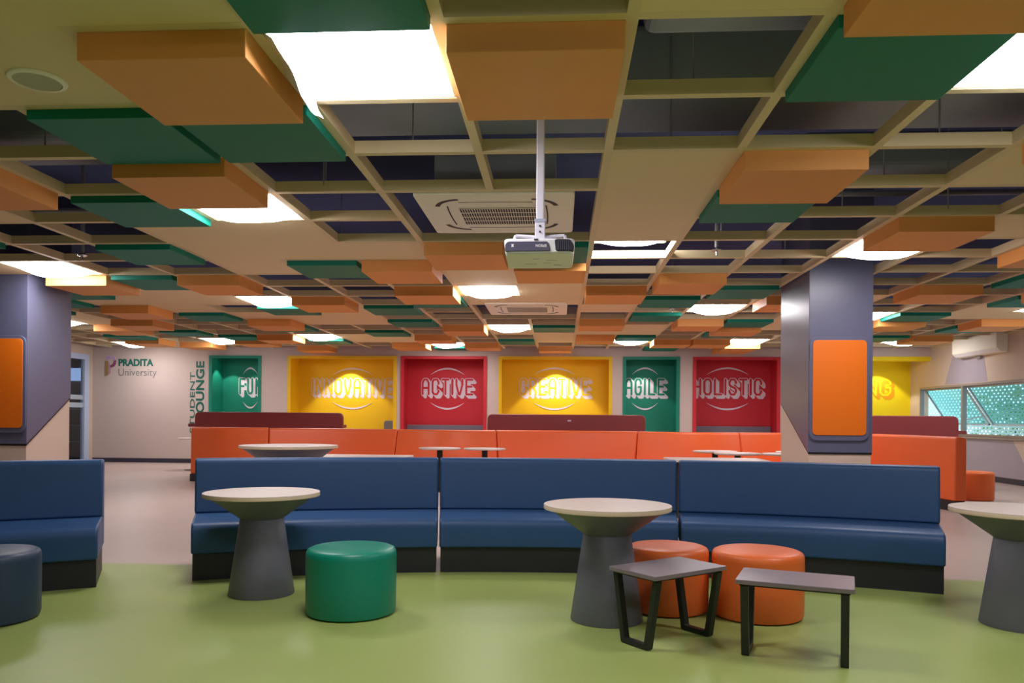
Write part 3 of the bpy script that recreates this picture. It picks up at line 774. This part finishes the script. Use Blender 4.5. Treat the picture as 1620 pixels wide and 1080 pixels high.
# ------------------------------------------------------------------ benches
def arc_path(c, r, a0, a1, n=26):
    pts = []; nr = []
    for k in range(n + 1):
        a = math.radians(a0 + (a1 - a0) * k / n)
        pts.append((c[0] + r * math.sin(a), c[1] + r * math.cos(a))); nr.append((math.sin(a), math.cos(a)))
    return pts, nr
AC_, AR = (0.104, -0.984), 7.33
SEAT = fillet([(-0.035, 0.205), (0.60, 0.205), (0.60, 0.452), (-0.045, 0.442)], [0.02, 0.0, 0.0, 0.085], 6)
BACK = fillet([(0.535, 0.40), (0.76, 0.205), (0.76, 0.878), (0.60, 0.880)], [0.0, 0.0, 0.05, 0.045], 6)
BACK = fillet([(0.53, 0.453), (0.60, 0.453), (0.60, 0.205), (0.76, 0.205), (0.76, 0.900), (0.585, 0.902)], [0, 0, 0, 0, 0.05, 0.045], 6)
PLIN = [(0.0, 0.0), (0.72, 0.0), (0.72, 0.205), (0.0, 0.205)]
def blue_bench(a0, a1, label, sticker=None):
    t = thing('blue_bench', label, 'bench', (0, 0, 0), 0, 'curved blue benches')
    am = math.radians((a0 + a1) / 2); ox = AC_[0] + (AR + 0.3) * math.sin(am); oy = AC_[1] + (AR + 0.3) * math.cos(am)
    t.location = (ox, oy, 0)
    pts, nr = arc_path((AC_[0] - ox, AC_[1] - oy), AR, a0, a1)
    pi_, ni_ = arc_path((AC_[0] - ox, AC_[1] - oy), AR, a0 + 0.08, a1 - 0.08)
    po = MB().sweep(PLIN, pi_, ni_).obj('plinth', M['plinth'], t)
    MB().sweep(SEAT, pts, nr).obj('seat', M['blue'], t, bevel=0.018, smooth=True, seg=3)
    MB().sweep(BACK, pts, nr).obj('backrest', M['blue'], t, bevel=0.016, smooth=True, seg=3)
    if sticker:
        s_, n_ = arc_path((AC_[0] - ox, AC_[1] - oy), AR, sticker - 0.25, sticker + 0.25, 2)
        MB().sweep([(-0.003, 0.125), (-0.001, 0.125), (-0.001, 0.152), (-0.003, 0.152)], s_, n_).obj('sticker', M['letter'], po)
    return t
blue_bench(-23.33, -8.56, 'curved blue bench behind the green pouf, left one of the joined three')
blue_bench(-8.44, 6.70, 'curved blue bench in the centre with a white sticker on its plinth', 1.85 - 0.45)
blue_bench(6.86, 21.7, 'curved blue bench behind the orange poufs and dark stools')
blue_bench(-41.0, -28.25, 'curved blue bench alone at the left edge, behind the navy pouf')

# orange serpentine bench: path of the top front edge of the backrest
seams = [-7.08, -5.55, -3.05, -1.17, 1.42, 3.25, 5.25]
def ser(x):
    for k in range(6):
        a, b = seams[k], seams[k + 1]
        if a <= x <= b or (k == 5 and x > b):
            s = -1 if k % 2 == 0 else 1
            base = 14.55 - 0.03 * (x + 7.08)
            if k == 5: base += -0.75 * ((x - a) / (b - a)) ** 2
            amp = 0.16 if k == 0 else 0.30
            return base + s * amp * math.sin(math.pi * (x - a) / (b - a))
    return 14.5
samp = []
for k in range(6):
    n = 14; samp.append([(seams[k] + (seams[k + 1] - seams[k]) * q / n, ser(seams[k] + (seams[k + 1] - seams[k]) * q / n)) for q in range(n + 1)])
endp = samp[5][-1]; wing = [(endp[0] + (5.60 - endp[0]) * q / 8, endp[1] + (11.25 - endp[1]) * q / 8) for q in range(9)]
samp.append(wing)
allp = []
idx = []
for s_ in samp:
    st_ = len(allp) - (1 if allp else 0)
    allp += s_ if not allp else s_[1:]
    idx.append((st_, len(allp) - 1))
norms = []
for k in range(len(allp)):
    a = Vector(allp[max(0, k - 1)]); p = Vector(allp[k]); b = Vector(allp[min(len(allp) - 1, k + 1)])
    d1_ = (p - a).normalized() if k else (b - p).normalized(); d2_ = (b - p).normalized() if k < len(allp) - 1 else d1_
    n1 = Vector((-d1_.y, d1_.x)); n2 = Vector((-d2_.y, d2_.x)); nb = (n1 + n2).normalized(); sc_ = 1 / max(0.72, nb.dot(n1))
    norms.append(tuple(nb * sc_))
O_BACK = fillet([(-0.11, 0.45), (-0.06, 0.45), (-0.06, 0.14), (0.13, 0.14), (0.13, 1.035), (0.0, 1.035)], [0, 0, 0, 0, 0.05, 0.05], 5)
O_SEAT = fillet([(-0.60, 0.14), (-0.06, 0.14), (-0.06, 0.45), (-0.60, 0.45)], [0.02, 0, 0, 0.06], 5)
O_PLIN = [(-0.56, 0), (0.10, 0), (0.10, 0.14), (-0.56, 0.14)]
OL = ['short curved orange bench at the left end of the orange row', 'curved orange bench behind the wide round pedestal table', 'short curved orange bench behind the two small round tables',
      'long curved orange bench in front of the middle maroon bench', 'short curved orange bench left of the right column', 'curved orange bench hidden mostly by the right column',
      'orange bench wing at right that comes towards the camera beside the orange pouf']
for k, (a, b) in enumerate(idx):
    mid = allp[(a + b) // 2]
    t = thing('orange_bench', OL[k], 'bench', (mid[0], mid[1], 0), 0, 'orange bench modules')
    pts = [(p[0] - mid[0], p[1] - mid[1]) for p in allp[a:b + 1]]; nr = norms[a:b + 1]
    # pull the ends in by a hair so the modules stand side by side
    def pull(p, q, e=0.008):
        d = (Vector(q) - Vector(p)).normalized() * e; return (p[0] + d.x, p[1] + d.y)
    pts[0] = pull(pts[0], pts[1]); pts[-1] = pull(pts[-1], pts[-2])
    MB().sweep(O_PLIN if 0 < k < 6 else [(-0.06, 0), (0.10, 0), (0.10, 0.14), (-0.06, 0.14)], pts, nr).obj('plinth', M['plinth'], t)
    if 0 < k < 6: MB().sweep(O_SEAT, pts, nr).obj('seat', M['sofa_orange'], t, bevel=0.015, smooth=True)
    MB().sweep(O_BACK if 0 < k < 6 else fillet([(-0.05, 0.14), (0.13, 0.14), (0.13, 1.045), (-0.04, 1.045)], [0, 0, 0.05, 0.05], 5), pts, nr).obj('backrest', M['sofa_orange'], t, bevel=0.02, smooth=True, seg=3)

def maroon_bench(x0, x1, y, label, sticker=False, z=1.34, ledge=0):
    t = thing('maroon_bench', label, 'bench', ((x0 + x1) / 2, y, 0), 0, 'high backed maroon benches')
    h = (x1 - x0) / 2
    b = MB(); b.prism(fillet([(-h, 0.12), (h, 0.12), (h, z), (-h, z)], [0, 0, 0.11, 0.11], 6), lambda u, v, q: (u, q, v), 0.0, 0.10)
    bo = b.obj('backrest', M['maroon'], t, bevel=0.018, seg=3)
    MB().box(-h, h, 0.10, 0.65, 0.14, 0.46).obj('seat', M['maroon'], t, bevel=0.02)
    MB().box(-h + 0.03, h - 0.03, 0.03, 0.6, 0, 0.14).obj('plinth', M['plinth'], t)
    if ledge: MB().box(-h - 0.19 if ledge < 0 else -h, h + 0.19 if ledge > 0 else h, 0.10, 0.30, 1.035, 1.10).obj('ledge', M['maroon'], t, bevel=0.008)
    if sticker: MB().box(0.03, 0.10, -0.003, 0.0, 1.205, 1.235).obj('sticker', M['letter'], bo)
    return t
maroon_bench(-7.42, -4.36, 15.35, 'high maroon bench back at left, before the leftmost recesses', ledge=-1)
maroon_bench(-1.42, 1.67, 15.2, 'high maroon bench back in the centre, below the word CREATIVE', True)
maroon_bench(5.55, 7.12, 14.3, 'high maroon bench back at right, below the window', False, 1.36, 1)

# grey seating inside the recesses
def grey_bench(x0, x1, z, label):
    t = thing('grey_bench', label, 'bench', ((x0 + x1) / 2, NB - 0.35, 0), 0, 'grey benches in the red recesses'); h = (x1 - x0) / 2
    MB().box(-h, h, 0.22, 0.32, 0.42, z).obj('backrest', M['ottoman_grey'], t, bevel=0.015)
    MB().box(-h, h, -0.30, 0.22, 0.12, 0.45).obj('seat', M['ottoman_grey'], t, bevel=0.02)
    MB().box(-h + 0.02, h - 0.02, -0.25, 0.25, 0, 0.12).obj('plinth', M['plinth'], t)
grey_bench(-4.13, -1.93, 1.06, 'grey bench back in the left red recess below the word ACTIVE')
grey_bench(3.42, 5.55, 1.09, 'grey bench back in the right red recess below the word HOLISTIC')
t = thing('grey_chair', 'grey rounded chair back at the right side of the left yellow recess', 'chair', (-4.52, 20.45, 0))
MB().prism(fillet([(-0.2, 0.45), (0.2, 0.45), (0.2, 1.17), (-0.2, 1.17)], [0, 0, 0.08, 0.08], 5), lambda u, v, q: (u, q, v), 0.14, 0.18).obj('backrest', M['ottoman_grey'], t, bevel=0.008)
MB().box(-0.2, 0.2, -0.22, 0.18, 0.42, 0.47).obj('seat', M['ottoman_grey'], t, bevel=0.01)
for sx_ in (-1, 1):
    for sy_ in (-1, 1): MB().tube((sx_ * 0.18, sy_ * 0.17 - 0.02, 0), (sx_ * 0.17, sy_ * 0.16 - 0.02, 0.42), 0.013, 8).obj('leg', M['stool_leg'], t)

# ------------------------------------------------------------------ pedestal tables
def pedestal_table(loc, label, k=1.0, h=0.722):
    t = thing('pedestal_table', label, 'table', loc, 0, 'round tables on grey conical pedestals')
    r = 0.40 * k
    MB().lathe([(0, h - 0.003), (r - 0.004, h - 0.003), (r - 0.001, h - 0.004), (r - 0.001, h), (0, h)], 72).obj('table_top', M['table_top'], t)
    MB().lathe([(0.0, h - 0.030), (r - 0.006, h - 0.030), (r, h - 0.027), (r, h - 0.006), (r - 0.002, h - 0.003), (0, h - 0.003)], 72).obj('table_edge', M['table_edge'], t, smooth=True)
    zn = h * 0.745
    MB().lathe([(0.0, zn), (0.148 * k, zn), (r - 0.035, h - 0.030), (0, h - 0.030)], 64).obj('bowl', M['table_grey'], t, smooth=True)
    MB().lathe([(0, 0), (0.224 * k, 0), (0.227 * k, 0.006), (0.150 * k, zn - 0.003), (0.147 * k, zn), (0, zn)], 64).obj('pedestal', M['table_grey'], t, smooth=True)
    return t
pt = pedestal_table((-2.107, 5.39, 0), 'round pedestal table left of the green pouf')
dup(pt, (0.304, 4.91, 0), 0, 'round pedestal table beside the orange poufs, in front of the centre bench')
dup(pt, (2.87, 5.0, 0), 0, 'round pedestal table cut by the right edge')
dup(pt, (-4.06, 4.70, 0), 0, 'round pedestal table of which only the rim shows at the left edge')
pedestal_table((-2.86, 8.05, 0), 'wide round pedestal table standing behind the left blue bench', 1.27, 0.955)

# small round cafe tables with black stems
def cafe_table(loc, label, h=0.745):
    t = thing('cafe_table', label, 'table', loc, 0, 'small round tables with black stems')
    MB().lathe([(0, h - 0.03), (0.345, h - 0.03), (0.36, h - 0.022), (0.36, h - 0.006), (0.352, h), (0, h)], 48).obj('table_top', M['table_top'], t, smooth=True)
    MB().tube((0, 0, 0.012), (0, 0, h - 0.03), 0.05, 16).obj('stem', M['stool_leg'], t, smooth=True)
    MB().lathe([(0, 0), (0.23, 0), (0.23, 0.008), (0.05, 0.02), (0, 0.02)], 32).obj('foot', M['stool_leg'], t, smooth=True)
    return t
ct = cafe_table((-2.05, 13.2, 0), 'left one of two small round tables before the orange bench, left of centre')
dup(ct, (-1.275, 13.2, 0), 0, 'right one of two small round tables before the orange bench, left of centre')
dup(ct, (2.59, 13.1, 0), 0, 'leftmost small round table beside the right column')
dup(ct, (2.79, 12.35, 0), 0, 'small round table overlapping others, second left of the right column')
dup(ct, (3.52, 12.3, 0), 0, 'small round table whose stem shows just left of the right column')
dup(ct, (3.95, 13.1, 0), 0, 'farthest small round table, peeking out left of the right column')
dup(ct, (-8.45, 17.5, 0), 0, 'small round table peeking out left behind the orange row')

def rect_table(loc, w_, d_, label, rz=0.0, h=0.74):
    t = thing('rectangular_table', label, 'table', loc, rz, 'rectangular white tables')
    MB().box(-w_ / 2, w_ / 2, -d_ / 2, d_ / 2, h - 0.03, h).obj('table_top', M['table_top'], t, bevel=0.004)
    for sx_ in (-1, 1):
        for sy_ in (-1, 1):
            x_, y_ = sx_ * (w_ / 2 - 0.08), sy_ * (d_ / 2 - 0.08)
            MB().box(x_ - 0.025, x_ + 0.025, y_ - 0.025, y_ + 0.025, 0, h - 0.03).obj('leg', M['stool_leg'], t)
    return t
rect_table((-2.62, 10.15, 0), 1.25, 0.75, 'white rectangular table edge above the left blue bench', 0.0, 0.745)
rect_table((2.05, 10.35, 0), 1.25, 0.75, 'white rectangular table edge left of the right column', 0.0, 0.745)
rect_table((6.22, 9.35, 0), 1.20, 0.80, 'white rectangular table corner at the right edge', -0.12, 0.745)

# ------------------------------------------------------------------ poufs
def pouf(loc, m, label, group=None, r=0.288, h=0.425):
    t = thing('pouf', label, 'pouf', loc, 0, group)
    MB().lathe([(0, 0.0), (r - 0.03, 0.0), (r - 0.008, 0.012), (r - 0.002, 0.035), (r, h * 0.5), (r - 0.001, h - 0.050)], 72).obj('side', m, t, smooth=True)
    MB().lathe([(r - 0.001, h - 0.050), (r - 0.003, h - 0.028), (r - 0.012, h - 0.012), (r - 0.032, h - 0.003), (r * 0.6, h + 0.003), (0, h + 0.004)], 72).obj('cushion_top', m, t, smooth=True)
    return t
pouf((-1.334, 4.93, 0), M['pouf_green'], 'green round pouf in front of the left blue bench')
po = pouf((0.722, 5.21, 0), M['pouf_orange'], 'orange pouf between the pedestal table and the other orange pouf', 'orange round poufs', 0.270)
pouf((1.285, 5.10, 0), M['pouf_orange'], 'orange pouf behind the right dark stool', 'orange round poufs', 0.288)
pouf((6.72, 13.0, 0), M['pouf_orange'], 'far orange pouf beside the end of the orange bench, by the right wall', 'orange round poufs', 0.285, 0.46)
pouf((-3.50, 4.55, 0), M['pouf_navy'], 'dark navy pouf cut by the left edge')

# ------------------------------------------------------------------ low dark stools
def stool(loc, rz, label):
    t = thing('low_stool', label, 'stool', loc, rz, 'low grey topped stools on black frames')
    L2, W_ = 0.29, 0.185; h = 0.42
    MB().prism(rrect(-L2, L2, -W_, W_, 0.012, 3), lambda u, v, q: (u, v, q), h - 0.024, h).obj('stool_top', M['stool_top'], t, bevel=0.003)
    MB().box(-L2 + 0.02, L2 - 0.02, -W_ + 0.02, W_ - 0.02, h - 0.034, h - 0.024).obj('top_frame', M['stool_leg'], t)
    for s in (-1, 1):
        f = MB(); ox = W_ - 0.012; oi = 0.105; tk = 0.034; zt = h - 0.034
        fn = lambda u, v, q: (s * (L2 - 0.045 + q), u, v)
        outer = fillet([(-ox, zt), (-oi, 0), (oi, 0), (ox, zt)], [0, 0.015, 0.015, 0], 3)
        inner = fillet([(ox - tk, zt), (oi - tk + 0.004, 0.03), (-oi + tk - 0.004, 0.03), (-ox + tk, zt)], [0, 0.01, 0.01, 0], 3)
        n = len(outer); vs = []; fs = []
        inn = inner[::-1]
        for q in (-0.02, 0.02):
            vs += [fn(u, v, q) for u, v in outer] + [fn(u, v, q) for u, v in inn]
        for k in range(n - 1):
            fs += [(k, k + 1, n + k + 1, n + k), (2 * n + k, 3 * n + k, 3 * n + k + 1, 2 * n + k + 1), (k, 2 * n + k, 2 * n + k + 1, k + 1), (n + k, n + k + 1, 3 * n + k + 1, 3 * n + k)]
        fs += [(0, n, 3 * n, 2 * n), (n - 1, 2 * n - 1 + 2 * n - n + 0, 4 * n - 1, 2 * n - 1)] if False else [(0, n, 3 * n, 2 * n), (n - 1, 3 * n - 1, 4 * n - 1, 2 * n - 1)]
        f.add(vs, fs).obj('leg', M['stool_leg'], t, bevel=0.002)
    return t
stool((0.627, 4.49, 0), math.radians(38.5), 'dark low stool set askew between the pedestal table and the orange poufs')
stool((1.265, 4.225, 0), math.radians(-20.0), 'dark low stool nearest the camera, right of the other stool')

# ------------------------------------------------------------------ wall air conditioner
wa = thing('wall_air_conditioner', 'cream wall air conditioner above the window on the right wall', 'air conditioner', (XR, 17.35, 2.70))
prof = fillet([(0.0, 0.0), (-0.15, 0.01), (-0.23, 0.09), (-0.235, 0.42), (0.0, 0.43)], [0, 0.015, 0.02, 0.015, 0], 3)
MB().prism(prof, lambda u, v, q: (u, q, v), -0.90, 0.90).obj('casing', M['ac'], wa, bevel=0.008)
MB().prism([(-0.165, 0.015), (-0.215, 0.075), (-0.222, 0.080), (-0.172, 0.012)], lambda u, v, q: (u, q, v), -0.85, 0.85).obj('louvre', M['white'], wa)
MB().box(-0.06, 0.0, 0.05, 0.25, -0.06, 0.02).obj('pipe_cover', M['alu'], wa)

# greenery outside the screen
rnd = random.Random(3)
for k, (yy, lab) in enumerate([(17.5, 'green bush behind the perforated screen, seen through the left window'), (14.6, 'green bush behind the perforated screen, seen through the right window')]):
    b = MB()
    for q in range(260):
        a = Vector((rnd.gauss(0, .6), rnd.gauss(0, .7), rnd.gauss(0, .45))); d = Vector((rnd.gauss(0, 1), rnd.gauss(0, 1), rnd.gauss(0, 1))).normalized() * 0.16; e = d.orthogonal().normalized() * 0.07
        b.add([a - d, a + e, a + d, a - e], [(0, 1, 2, 3)])
    tr = thing('bush', lab, 'bush', (XR + 3.6, yy + 5, 0), 0, 'bushes outside')
    b.obj('foliage', M['leaf'], tr, loc=(0, 0, 1.35)); MB().tube((0, 0, -0.5), (0, 0, 1.3), 0.05, 8).obj('trunk', M['stool_leg'], tr)
